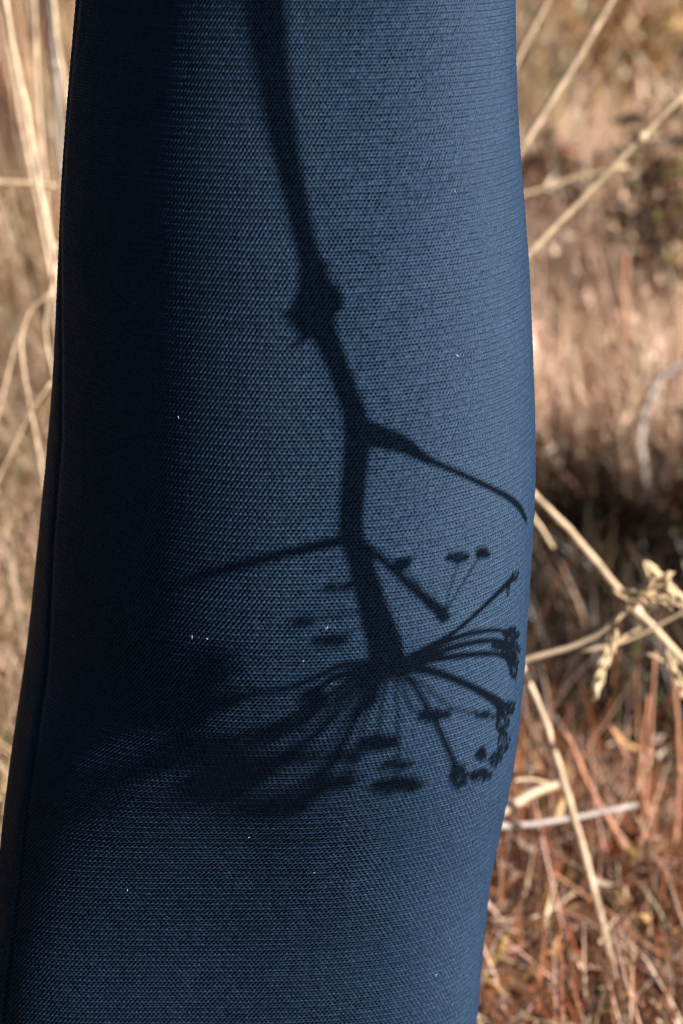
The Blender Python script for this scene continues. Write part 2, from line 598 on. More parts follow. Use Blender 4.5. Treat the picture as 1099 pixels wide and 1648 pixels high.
ums = [  # centre, size, depth, seeds
    (829, 928, 16, 22, -0.077, 8, (820, 938)), (818, 945, 8, 26, -0.077, 5, (815, 940)),
    (824, 1022, 24, 26, -0.084, 26, (806, 1015)), (822, 1046, 32, 30, -0.077, 34, (800, 1032)),
    (828, 1072, 16, 40, -0.084, 26, (812, 1056)), (800, 1036, 16, 18, -0.077, 10, (790, 1030)),
    (822, 1140, 18, 24, -0.070, 18, (805, 1132)), (808, 1162, 24, 34, -0.070, 20, (800, 1140)), (812, 1196, 20, 40, -0.070, 22, (806, 1165)), (798, 1222, 22, 22, -0.063, 16, (806, 1200)),
    (776, 1213, 18, 18, -0.035, 16, (780, 1200)), (776, 1247, 34, 16, -0.035, 22, (780, 1235)), (740, 1250, 30, 34, 0.04, 22, (728, 1222)),
    (612, 1193, 62, 18, 0.1, 90, (613, 1182)), (642, 1262, 78, 20, 0.14, 110, (642, 1248)), (700, 1150, 50, 16, 0.10, 34, (690, 1146)),
    (780, 1150, 40, 14, 0.10, 12, (768, 1146)), (640, 1230, 44, 12, 0.14, 14, (640, 1222)), (556, 1216, 60, 16, 0.16, 18, (560, 1205)),
    (520, 1262, 70, 30, 0.20, 26, (535, 1240)), (440, 1296, 130, 26, 0.18, 60, (470, 1275)), (480, 1215, 60, 18, 0.14, 12, (490, 1200)),
    (430, 1180, 70, 30, 0.1, 18, (450, 1172)), (350, 1266, 110, 46, 0.18, 140, (380, 1245)), (320, 1205, 120, 60, 0.16, 130, (350, 1185)), (280, 1150, 120, 50, 0.1, 90, (310, 1140)), (330, 1075, 90, 60, 0.1, 46, (350, 1065)), (395, 1235, 70, 60, 0.2, 50, (410, 1210)),
    (190, 1242, 120, 22, 0.16, 46, (240, 1228)), (130, 1302, 90, 20, 0.2, 40, (170, 1285)), (345, 1124, 90, 30, 0.06, 36, (380, 1118)), (110, 1200, 60, 16, 0.2, 20, (150, 1195)),
    (505, 1120, 34, 24, 0.02, 24, (515, 1106)),
    (652, 906, 26, 16, 0.04, 16, (655, 912)), (738, 897, 32, 12, 0.04, 24, (738, 903)), (777, 890, 24, 12, 0.04, 18, (775, 896)),
    (712, 990, 22, 16, 0.04, 14, (708, 982)),
    (545, 945, 50, 12, 0.16, 9, (560, 952)), (490, 1000, 34, 14, 0.16, 12, (505, 1000)), (535, 1030, 60, 14, 0.16, 10, (555, 1022)),
]
for (px, py, wp, hp, ex, ns, fr) in ums + FAR[:3]:
    umbellet(px, py, wp, hp, ex, ns, fr)
# faint side stalks that carry the small umbellets
for pts, ex in [([(716, 992, 3), (722, 960, 3), (738, 905, 2.5)], (0.06, 0.06)), ([(716, 992, 3), (735, 955, 3), (772, 896, 2.5)], (0.06, 0.06)),
                ([(590, 930, 4), (565, 945, 4), (540, 950, 3)], (0.0, 0.2)), ([(600, 1000, 4), (565, 1015, 4), (530, 1028, 3)], (0.0, 0.2)),
                ([(690, 965, 3), (668, 930, 3), (652, 910, 2.5)], (0.06, 0.06)), ([(598, 985, 4), (540, 990, 4), (495, 1000, 3)], (0.0, 0.2))]:
    bb, P = plant_tube('ray', pts, 3, ex, 5)
    bb.obj('umbel_ray', M_UMBEL, plant)
tag(plant, 'dried brown umbel plant held upside down beside the navy skirt', 'plant')

# ------------------------------------------------------------------ person
CX = -0.035


def skin_body(name, joints, edges, root, mat, parent=None, levels=2):
    me = bpy.data.meshes.new(name)
    names = list(joints)
    me.from_pydata([joints[k][0] for k in names], [(names.index(a_), names.index(b_)) for a_, b_ in edges], [])
    o = new_obj(name, me, parent)
    md = o.modifiers.new('skin', 'SKIN')
    md.use_smooth_shade = True
    layer = me.skin_vertices[0].data if me.skin_vertices else None
    if layer is None:
        import bmesh
        bm = bmesh.new()
        bm.from_mesh(me)
        bm.verts.layers.skin.verify()
        bm.to_mesh(me)
        bm.free()
        layer = me.skin_vertices[0].data
    for i, k in enumerate(names):
        r = joints[k][1]
        layer[i].radius = r if isinstance(r, tuple) else (r, r)
        layer[i].use_root = (k == root)
    sd = o.modifiers.new('subdivision', 'SUBSURF')
    sd.levels = sd.render_levels = levels
    me.materials.append(mat)
    return o


H = HAND
sh = Vector((CX + 0.17, 0.02, 1.44))
toH = (H - sh)
wr = H + Vector((-0.055, 0.045, 0.0))
el = sh.lerp(wr, 0.5) + Vector((0.05, 0.02, -0.07))
J = {
    'pelvis': ((CX, 0.01, 0.98), (0.13, 0.09)), 'belly': ((CX, 0.01, 1.12), (0.11, 0.08)), 'chest': ((CX, 0.01, 1.32), (0.13, 0.09)),
    'neck': ((CX, 0.02, 1.49), 0.052), 'jaw': ((CX, 0.0, 1.57), (0.062, 0.07)), 'head': ((CX, 0.005, 1.65), (0.076, 0.09)), 'crown': ((CX, 0.015, 1.73), (0.05, 0.06)),
    'nose': ((CX, -0.10, 1.615), 0.012),
    'sr': (tuple(sh), 0.048), 'er': (tuple(el), 0.036), 'wr': (tuple(wr), 0.024), 'pr': (tuple(H + Vector((-0.028, 0.02, 0.0))), 0.026),
    'sl': ((CX - 0.17, 0.02, 1.44), 0.048), 'el': ((CX - 0.21, 0.10, 1.2), 0.036), 'wl': ((CX - 0.03, -0.14, 1.2), 0.024), 'pl': ((CX + 0.04, -0.15, 1.21), 0.026),
    'hr': ((CX + 0.085, 0.01, 0.9), 0.078), 'kr': ((CX + 0.085, -0.01, 0.5), 0.052), 'ar': ((CX + 0.085, 0.02, 0.09), 0.034),
    'hl': ((CX - 0.085, 0.01, 0.9), 0.078), 'kl': ((CX - 0.085, -0.01, 0.5), 0.052), 'al': ((CX - 0.085, 0.02, 0.09), 0.034),
}
E = [('pelvis', 'belly'), ('belly', 'chest'), ('chest', 'neck'), ('neck', 'jaw'), ('jaw', 'head'), ('head', 'crown'), ('jaw', 'nose'),
     ('chest', 'sr'), ('sr', 'er'), ('er', 'wr'), ('wr', 'pr'), ('chest', 'sl'), ('sl', 'el'), ('el', 'wl'), ('wl', 'pl'),
     ('pelvis', 'hr'), ('hr', 'kr'), ('kr', 'ar'), ('pelvis', 'hl'), ('hl', 'kl'), ('kl', 'al')]
palm = H + Vector((-0.028, 0.02, 0.0))
inward = (palm - H).normalized()
side = Vector((-inward.y, inward.x, 0))
for k in range(4):                       # fingers close round the stem
    zk = 0.027 - 0.018 * k
    rr = 0.020
    prev = 'pr'
    for q, ang in enumerate((50, 110, 170, 215)):
        a_ = math.radians(ang)
        p = H + (inward * math.cos(a_) + side * math.sin(a_)) * rr + Vector((0, 0, zk))
        nm = 'f%d%d' % (k, q)
        J[nm] = (tuple(p), 0.0088 - 0.0006 * q)
        E.append((prev, nm))
        prev = nm
prev = 'wr'
for q, ang in enumerate((-40, -95, -150)):
    a_ = math.radians(ang)
    p = H + (inward * math.cos(a_) + side * math.sin(a_)) * 0.022 + Vector((0, 0, 0.012 + 0.008 * q))
    J['t%d' % q] = (tuple(p), 0.0098 - 0.0008 * q)
    E.append((prev, 't%d' % q))
    prev = 't%d' % q
for k in range(5):                       # other hand, loosely curled
    base_ = Vector(J['pl'][0])
    prev = 'pl'
    for q in range(3):
        p = base_ + Vector((0.03 + 0.024 * q, -0.01 + 0.012 * q, 0.03 - 0.016 * k if k < 4 else 0.045 - 0.004 * q))
        nm = 'g%d%d' % (k, q)
        J[nm] = (tuple(p), 0.0085 - 0.0006 * q)
        E.append((prev, nm))
        prev = nm
person = skin_body('person', J, E, 'pelvis', M_SKIN)
tag(person, 'person in a long navy knit skirt crossed by the shadow of a dried plant', 'person')
skirt = new_obj('skirt', skirt_me, person)
tag(skirt, 'long navy blue knit skirt with a side seam and a plant shadow')
# clothing and hair above the frame
JT = {'a': ((CX, 0.0, 1.12), (0.135, 0.125)), 'b': ((CX, 0.01, 1.20), (0.135, 0.115)), 'c': ((CX, 0.01, 1.33), (0.155, 0.115)), 'd': ((CX, 0.02, 1.465), (0.075, 0.065)),
      'e': (tuple(sh + Vector((0, 0, 0.0))), 0.064), 'f': ((CX - 0.17, 0.02, 1.44), 0.064)}
skin_body('blouse', JT, [('a', 'b'), ('b', 'c'), ('c', 'd'), ('c', 'e'), ('c', 'f')], 'a', M_TOP, person)
JH = {'a': ((CX, 0.03, 1.74), (0.075, 0.08)), 'b': ((CX, 0.06, 1.65), (0.088, 0.075)), 'c': ((CX, 0.085, 1.52), (0.085, 0.045)), 'd': ((CX, 0.11, 1.34), (0.09, 0.03))}
skin_body('hair', JH, [('a', 'b'), ('b', 'c'), ('c', 'd')], 'a', M_HAIR, person)
for sx in (1, -1):
    gzs = gz(CX + sx * 0.085, -0.05)
    JS = {'a': ((CX + sx * 0.085, 0.04, gzs + 0.06), (0.04, 0.05)), 'b': ((CX + sx * 0.085, -0.03, gzs + 0.045), (0.04, 0.04)), 'c': ((CX + sx * 0.095, -0.13, gzs + 0.03), (0.042, 0.026))}
    skin_body('shoe', JS, [('a', 'b'), ('b', 'c')], 'a', M_SHOE, person)
# specks of lint caught in the wool
for (px, py, l) in [(525, 1012, 13), (333, 1028, 5), (488, 1064, 4), (534, 1100, 4), (309, 1026, 9), (205, 1433, 5), (701, 1570, 9), (505, 1405, 4), (732, 308, 6), (287, 672, 6), (400, 1348, 5), (735, 572, 10)]:
    p = on_skirt(px, py)
    d = (CAM - p).normalized()
    a_ = random.uniform(0, math.pi)
    v = Vector((math.cos(a_), 0, math.sin(a_))) * (l * 0.00018)
    B_ = Build()
    p = p + d * 0.0016
    B_.tube([p - v, p + Vector((0, -0.0005, 0.0003)), p + v], [0.00018, 0.0003, 0.00015], 5)
    B_.obj('lint', M_LINT, skirt)


# ------------------------------------------------------------------ dry grass, as stuff
def blades(name, roots, length, lean_dir, lean, curl, width, cols, mat, segs=3, flat=0.0):
    """curved tapering blades; every argument an array over blades"""
    n = len(roots)
    lv = segs + 1
    t = np.linspace(0, 1, lv)
    dirx, diry = np.cos(lean_dir), np.sin(lean_dir)
    ang = lean[:, None] + curl[:, None] * t[None, :]          # angle from vertical along the blade
    step = length[:, None] / segs
    hor = np.concatenate([np.zeros((n, 1)), np.cumsum(np.sin(ang[:, :-1]) * step, axis=1)], axis=1)
    ver = np.concatenate([np.zeros((n, 1)), np.cumsum(np.cos(ang[:, :-1]) * step, axis=1)], axis=1)
    cx = roots[:, 0:1] + dirx[:, None] * hor
    cy = roots[:, 1:2] + diry[:, None] * hor
    cz = roots[:, 2:3] + ver
    face = rng.uniform(0, math.pi, n)
    wx, wy = np.cos(face), np.sin(face)
    wd = width[:, None] * (1 - 0.85 * t[None, :] ** 1.6) / 2
    Lx, Ly = cx - wx[:, None] * wd, cy - wy[:, None] * wd
    Rx, Ry = cx + wx[:, None] * wd, cy + wy[:, None] * wd
    V = np.stack([np.stack([Lx, Ly, cz], -1), np.stack([Rx, Ry, cz], -1)], axis=2).reshape(-1, 3)   # n, lv, 2
    base_i = (np.arange(n) * lv * 2)[:, None] + (np.arange(segs) * 2)[None, :]
    Q = np.stack([base_i, base_i + 1, base_i + 3, base_i + 2], -1).reshape(-1, 4)
    me = np_mesh(name, V, Q)
    point_colour(me, np.repeat(cols, lv * 2, axis=0))
    me.materials.append(mat)
    return new_obj(name, me)


PAL = {
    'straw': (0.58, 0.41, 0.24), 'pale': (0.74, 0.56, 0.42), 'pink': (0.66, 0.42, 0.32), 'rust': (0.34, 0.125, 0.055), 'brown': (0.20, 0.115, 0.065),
    'dark': (0.032, 0.021, 0.015), 'grey': (0.38, 0.33, 0.31), 'olive': (0.24, 0.20, 0.075), 'green': (0.13, 0.15, 0.05), 'gold': (0.46, 0.29, 0.11)}  # near-black 'dark' also paints the hollow's shade into its blades


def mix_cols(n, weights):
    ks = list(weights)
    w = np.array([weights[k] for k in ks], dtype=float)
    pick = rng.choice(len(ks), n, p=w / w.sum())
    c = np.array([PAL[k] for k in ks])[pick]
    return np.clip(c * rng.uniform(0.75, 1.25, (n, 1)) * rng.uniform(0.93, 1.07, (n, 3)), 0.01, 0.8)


def scatter(n, x0, x1, y0, y1, keep=None):
    x = rng.uniform(x0, x1, n)
    y = rng.uniform(y0, y1, n)
    ok = np.hypot(x - CX, y) > 0.30
    if keep is not None:
        ok &= keep(x, y)
    x, y = x[ok], y[ok]
    return np.stack([x, y, ground_z(x, y) - 0.005], -1)


def clumpy(scale, seed, thr):
    return lambda x, y: wave_noise(x, y, scale, seed) + rng.uniform(-0.5, 0.5, len(x)) > thr


# short matted grass everywhere near
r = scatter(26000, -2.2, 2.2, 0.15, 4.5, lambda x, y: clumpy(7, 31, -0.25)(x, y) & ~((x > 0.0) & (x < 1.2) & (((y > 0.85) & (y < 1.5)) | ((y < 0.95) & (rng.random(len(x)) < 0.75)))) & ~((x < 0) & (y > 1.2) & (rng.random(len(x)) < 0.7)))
n = len(r)
tag(blades('dry_grass', r, rng.uniform(0.05, 0.2, n), rng.uniform(0, 6.28, n), rng.uniform(0.1, 1.0, n), rng.uniform(0, 1.1, n), rng.uniform(0.0015, 0.004, n),
    mix_cols(n, {'straw': 4, 'pale': 3, 'pink': 3, 'brown': 2, 'grey': 1, 'rust': 1}), M_GRASS), 'short matted dry grass covering the ground behind the person', 'grass', kind='stuff')
# trodden sparse grass round the person's feet and towards the camera
r = scatter(6000, -2.2, 2.2, -2.4, 0.2, clumpy(6, 39, 0.0))
n = len(r)
tag(blades('trodden_grass', r, rng.uniform(0.03, 0.10, n), rng.uniform(0, 6.28, n), rng.uniform(0.4, 1.3, n), rng.uniform(0, 0.9, n), rng.uniform(0.0015, 0.004, n),
    mix_cols(n, {'straw': 3, 'brown': 4, 'rust': 2, 'dark': 3, 'grey': 1}), M_GRASS), 'trodden sparse grass on the soil in front of the person', 'grass', kind='stuff')
# left: tall straw standing, then bent thatch in front of it
r = scatter(4200, -1.6, -0.12, 1.3, 4.2, clumpy(9, 32, 0.05))
n = len(r)
tag(blades('tall_straw', r, rng.uniform(0.35, 0.85, n), rng.normal(2.9, 0.9, n), rng.uniform(0.0, 0.22, n), rng.uniform(-0.1, 0.35, n), rng.uniform(0.003, 0.007, n),
    mix_cols(n, {'straw': 3, 'pale': 1.5, 'pink': 2, 'brown': 6, 'olive': 1, 'rust': 2, 'dark': 2}), M_GRASS), 'tall dry straw standing left of the person', 'grass', kind='stuff')
r = scatter(20000, -0.85, -0.05, 0.35, 2.2, clumpy(8, 33, -0.3))
n = len(r)
tag(blades('bent_thatch', r, rng.uniform(0.15, 0.4, n), rng.uniform(0, 6.28, n), rng.uniform(0.2, 1.1, n), rng.uniform(0.1, 1.2, n), rng.uniform(0.0016, 0.004, n),
    mix_cols(n, {'straw': 3.5, 'pale': 2.5, 'pink': 3, 'olive': 1.5, 'brown': 2.5, 'green': 0.8, 'dark': 0.8}), M_GRASS, 4), 'bent pale thatch of dry grass left of the skirt', 'grass', kind='stuff')
# right, mid distance: dense pinkish straw tufts
r = scatter(21000, 0.02, 1.7, 1.42, 2.6, clumpy(9, 34, -0.25))
n = len(r)
tag(blades('pink_straw', r, rng.uniform(0.08, 0.27, n), rng.uniform(0, 6.28, n), rng.uniform(0.0, 1.0, n), rng.uniform(-0.5, 1.0, n), rng.uniform(0.002, 0.005, n),
    mix_cols(n, {'pink': 5, 'pale': 8, 'straw': 1.5, 'brown': 0.3, 'rust': 0.3}), M_GRASS), 'pinkish dry straw tufts right of the skirt', 'grass', kind='stuff')
# right, far: brown and olive scrub grass
r = scatter(13000, -0.3, 3.0, 2.4, 6.5, clumpy(4, 35, -0.15))
n = len(r)
tag(blades('brown_scrub_grass', r, rng.uniform(0.1, 0.4, n), rng.uniform(0, 6.28, n), rng.uniform(0.0, 1.3, n), rng.uniform(-0.5, 1.0, n), rng.uniform(0.004, 0.012, n),
    mix_cols(n, {'brown': 2, 'gold': 5, 'olive': 4.5, 'pink': 2.5, 'pale': 2, 'rust': 1.2, 'dark': 0.6}), M_GRASS), 'brown and olive scrub grass on the far slope', 'grass', kind='stuff')
# right, hollow: dead stems, its shade painted as near-black blade colour
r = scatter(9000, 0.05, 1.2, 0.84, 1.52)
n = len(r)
tag(blades('shade_coloured_grass', r, rng.uniform(0.06, 0.2, n), rng.uniform(0, 6.28, n), rng.uniform(0.1, 1.1, n), rng.uniform(0.0, 0.9, n), rng.uniform(0.002, 0.006, n),
    mix_cols(n, {'dark': 11, 'brown': 1.2, 'rust': 0.7, 'green': 0.5, 'pink': 0.25}), M_GRASS), 'dead grass coloured dark as painted shade in the hollow right of the skirt', 'grass', kind='stuff')
# right, near: rust stems
r = scatter(6500, 0.05, 1.1, 0.25, 0.88, clumpy(12, 36, -0.05))
n = len(r)
tag(blades('rust_stems', r, rng.uniform(0.05, 0.20, n), rng.uniform(0, 6.28, n), rng.uniform(0.1, 1.25, n), rng.uniform(-0.6, 0.9, n), rng.uniform(0.0015, 0.0035, n),
    mix_cols(n, {'rust': 7, 'brown': 2, 'pink': 2.5, 'pale': 1.5, 'dark': 1.5}), M_GRASS), 'rust brown dry stems right of the skirt hem', 'grass', kind='stuff')
# pale husks caught in the pinkish straw
r = scatter(5200, 0.02, 1.8, 1.4, 2.8, clumpy(6, 38, 0.0))
n = len(r)
r[:, 2] += rng.uniform(0.06, 0.30, n)
tag(blades('pale_husks', r, rng.uniform(0.010, 0.026, n), rng.uniform(0, 6.28, n), rng.uniform(0.2, 1.9, n), rng.uniform(-0.8, 0.8, n), rng.uniform(0.005, 0.012, n),
    mix_cols(n, {'pale': 6, 'pink': 4, 'straw': 1}), M_GRASS), 'pale husks and dry flowers caught in the pinkish straw', 'husks', kind='stuff')
# litter of curled leaves
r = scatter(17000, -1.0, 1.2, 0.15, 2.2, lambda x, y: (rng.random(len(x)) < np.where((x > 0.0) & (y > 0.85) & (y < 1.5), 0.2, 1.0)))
n = len(r)
r[:, 2] += rng.uniform(0.0, 0.05, n)
tag(blades('leaf_litter', r, rng.uniform(0.012, 0.045, n), rng.uniform(0, 6.28, n), rng.uniform(0.5, 1.9, n), rng.uniform(-1.2, 1.2, n), rng.uniform(0.004, 0.015, n),
    mix_cols(n, {'rust': 5, 'brown': 3, 'gold': 3.5, 'pale': 3, 'dark': 2, 'pink': 1.5}), M_GRASS), 'fallen curled leaves and husks on the ground', 'leaf litter', kind='stuff')


# ------------------------------------------------------------------ single stalks that stand out
def stalk(label, pts, y0, y1, wpx, mat, name='grass_stalk', root=None, nodes=0, head=None, group='dry stalks behind the person', cat='grass stalk', m=4):
    """pts from base to tip (frame places at depths y0..y1); root: 'down' drops the base into the soil"""
    L = len(pts)
    P3 = [at_y(p[0], p[1], y0 + (y1 - y0) * i / max(L - 1, 1)) for i, p in enumerate(pts)]
    if root == 'down':
        d = P3[0] - P3[1]
        d = d.normalized()
        if d.z > -0.25:
            d = (d + Vector((0, 0, -0.8))).normalized()
        p = P3[0].copy()
        extra_ = []
        for k in range(60):
            p = p + d * 0.03
            d = (d + Vector((0, 0, -0.05))).normalized()
            if k % 3 == 2:
                extra_.append(p.copy())
            if p.z < gz(p.x, p.y) - 0.01:
                break
        extra_.append(p.copy())
        P3 = extra_[::-1] + P3
    C3 = [Vector(q) for q in smooth_curve([tuple(p) for p in P3], m)]
    depth = (P3[-1] - CAM).dot(CF)
    rad = wpx * PXK * depth / 2
    k_ = len(C3)
    C3 = [p + Vector((random.uniform(-1, 1), random.uniform(-1, 1), random.uniform(-1, 1))) * rad * 0.13 for p in C3]
    B_ = Build()
    rr = []
    for i in range(k_):
        t = i / (k_ - 1)
        rr.append(rad * (1.12 - 0.4 * t) * random.uniform(0.93, 1.08))
    B_.tube(C3, rr, 7)
    root_o = bpy.data.objects.new(name, None)
    root_o.location = C3[0]
    COL.objects.link(root_o)
    off = C3[0]

    def put(B2, nm, mt):
        B2.V = [tuple(Vector(v) - off) for v in B2.V]
        return B2.obj(nm, mt, root_o)
    put(B_, 'stem', mat)
    for q in range(nodes):
        i = int((q + 1) * k_ / (nodes + 1))
        i = min(max(i, 1), k_ - 2)
        B2 = Build()
        B2.blob(C3[i], C3[i + 1] - C3[i - 1], rad * 5, rad * 1.5, 7)
        put(B2, 'node', mat)
    if head:
        hl, nsp, sp_len, sp_rad = head
        tip = C3[-1]
        d = (C3[-1] - C3[-3]).normalized()
        B2 = Build()
        for s_ in range(nsp):
            f = s_ / nsp
            c_ = tip - d * hl * (1 - f)
            v = (d + Vector((random.uniform(-.5, .5), random.uniform(-.5, .5), random.uniform(-.5, .4)))).normalized()
            B2.blob(c_ + v * sp_len * 0.6, v, sp_len * random.uniform(0.8, 1.2), sp_rad * random.uniform(0.8, 1.2), 5)
        put(B2, 'seed_head', M_SEED)
    tag(root_o, label, cat, group)
    return root_o


# right side
stalk('short pale straw leaning out from the skirt at the top right', [(800, 160), (832, 95), (885, -10), (920, -80)], 1.0, 0.95, 13, M_STRAWP, root='down')
stalk('long smooth straw slanting up from the skirt edge, second from the top', [(790, 310), (838, 240), (910, 125), (990, -10), (1040, -90)], 0.9, 0.9, 15, M_STRAWP, root='down')
stalk('long knotted straw slanting to the right edge above the pink grass', [(800, 460), (850, 408), (960, 295), (1099, 152), (1180, 70)], 0.75, 0.8, 13, M_STRAW, root='down', nodes=7)
stalk('horizontal dry stem low behind the knotted straw', [(770, 335), (870, 305), (930, 285), (1010, 268)], 1.1, 1.1, 9, M_STRAW, root='down', nodes=3)
stalk('thick brown stem slanting down right across the dark hollow', [(1180, 1140), (1099, 1062), (1000, 955), (930, 870), (868, 805), (800, 740)], 0.5, 0.62, 15, M_STRAW, root='down', nodes=2)
stalk('thin brown stem stub under the skirt edge by the thick slanting stem', [(800, 770), (862, 838), (890, 882)], 0.7, 0.7, 9, M_STRAW, root='down')
stalk('pale bent straw with a bright husk head at its right end', [(780, 1085), (848, 1062), (915, 1042), (960, 1022), (1005, 985)], 0.42, 0.4, 12, M_STRAWP, root='down')
h1 = [((985, 1005), (1015, 970), (1045, 945), (1062, 932)), ((1000, 985), (1040, 955), (1075, 950), (1096, 966)), ((1010, 975), (1040, 962), (1070, 966))]
for i, (q, lb) in enumerate(zip(h1, ['bright papery husk head curving up beside the thick slanting stem', 'bright papery husk arching to the right edge above the dark hollow', 'short bright husk between the two larger pale husks'])):
    stalk(lb, q, 0.4, 0.39, 4.5, M_SEED, name='husk_head', head=(0.055, 70, 0.015, 0.0019), group='pale husk heads', cat='husk head')
stalk('drooping pale seed head hanging in front of the dark hollow', [(1030, 1010), (1000, 1028), (975, 1060), (958, 1105)], 0.42, 0.4, 5, M_SEED, name='husk_head', head=(0.065, 60, 0.015, 0.0019), group='pale husk heads', cat='husk head')
stalk('second drooping husk at the right edge beside the upright rust stems', [(1040, 1052), (1062, 1062), (1085, 1085), (1096, 1110)], 0.42, 0.4, 5, M_SEED, name='husk_head', head=(0.045, 36, 0.014, 0.0018), group='pale husk heads', cat='husk head')
stalk('thin straw running flat from the husks to the right edge', [(930, 1050), (1010, 1030), (1099, 985), (1150, 960)], 0.5, 0.5, 6, M_STRAW, root=None)
stalk('long pale stem leaning from the skirt edge down to the rust stems', [(935, 1360), (915, 1290), (880, 1170), (842, 1080), (820, 1020)], 0.47, 0.45, 15, M_STRAWP, root='down')
stalk('rust stem leaning left with a pale broken tip', [(1012, 1385), (985, 1330), (950, 1270), (922, 1205), (908, 1178)], 0.62, 0.60, 11, M_RUST, root='down', nodes=1)
stalk('short rust stem leaning left beside the forked upright stem', [(1040, 1300), (1020, 1250), (1000, 1205), (982, 1168)], 0.66, 0.64, 10, M_RUST, root='down')
stalk('upright rust stem rising under the drooping husk', [(1035, 1300), (1046, 1180), (1054, 1050)], 0.66, 0.64, 10, M_RUST, root='down', nodes=2)
stalk('second upright rust stem just left of the tallest one', [(1026, 1300), (1030, 1220), (1044, 1120)], 0.68, 0.66, 10, M_RUST, root='down')
stalk('rust stem at the right edge below the seed husks', [(1085, 1360), (1092, 1240), (1088, 1140), (1078, 1060)], 0.63, 0.62, 10, M_RUST, root='down', nodes=1)
stalk('broad pale straw lying flat beside the skirt near the hem', [(770, 1325), (815, 1300), (860, 1275), (908, 1258)], 0.48, 0.52, 19, M_STRAWP, root=None)
stalk('whitish grey straw lying flat below the broad pale straw', [(770, 1330), (840, 1328), (930, 1315), (1025, 1295)], 0.48, 0.54, 11, M_GREY, root=None)
stalk('thin straw fanning out above the broad pale straw', [(800, 1262), (850, 1254), (895, 1264)], 0.48, 0.52, 5, M_STRAW, root=None)
stalk('curved thin twig lying on the litter near the hem', [(790, 1480), (850, 1478), (890, 1462), (925, 1435)], 0.50, 0.54, 6, M_STRAW, root=None)
stalk('rusty twig crossing the litter right of the hem', [(880, 1400), (930, 1435), (975, 1465), (1000, 1490)], 0.56, 0.50, 8, M_RUST, root=None)
stalk('thin grey straw crossing the bottom right corner', [(980, 1645), (1040, 1585), (1099, 1530), (1140, 1490)], 0.40, 0.48, 6, M_GREY, root=None)
stalk('grey curved woody twig standing in the pinkish grass', [(1045, 800), (1034, 750), (1029, 700), (1046, 640), (1072, 600), (1120, 575)], 1.42, 1.45, 15, M_GREY, name='woody_twig', root='down', cat='twig')
stalk('upright reddish stem at the top of the pinkish grass', [(1012, 560), (1005, 480), (1008, 410)], 1.75, 1.75, 10, M_RUST, root='down')
# left side
stalk('long thick pale straw slanting down to the skirt edge at the left', [(85, 410), (62, 300), (40, 170), (12, 30), (0, -60)], 0.75, 0.8, 13, M_STRAWP, root='down', nodes=1)
stalk('upright pale straw at the top left corner', [(60, 330), (32, 190), (12, 60), (-2, -60)], 0.95, 0.95, 10, M_STRAWP, root='down')
stalk('upright straw in the middle of the left tall grass', [(74, 330), (64, 210), (58, 110), (52, -40)], 1.0, 1.0, 10, M_STRAWP, root='down', nodes=1)
stalk('pale straw nearest the skirt at the top left', [(112, 180), (98, 110), (88, 40), (80, -50)], 0.9, 0.9, 11, M_STRAWP, root='down', nodes=1)
stalk('greyish knotted straw beside the skirt at the left', [(104, 330), (94, 220), (90, 130), (82, 40), (78, -50)], 1.05, 1.0, 11, M_GREY, root='down', nodes=5)
stalk('horizontal straw crossing the left grass', [(-60, 292), (0, 294), (40, 295), (90, 300)], 0.9, 0.9, 10, M_STRAW, root=None)
stalk('looped bent straw at the left, outer curve', [(50, 665), (38, 600), (34, 545), (48, 500), (84, 470)], 0.7, 0.7, 7, M_STRAWP, root='down')
stalk('curved straw touching the skirt edge at the left', [(88, 610), (76, 560), (73, 510), (86, 440), (90, 390)], 0.7, 0.7, 7, M_STRAWP, root='down')
stalk('thin straw crossing the looped straw at the left', [(30, 700), (52, 655), (84, 615)], 0.68, 0.68, 8, M_STRAW, root='down')
stalk('thin straight straw left of the looped straw', [(12, 600), (22, 560), (38, 520)], 0.75, 0.75, 8, M_STRAWP, root='down')


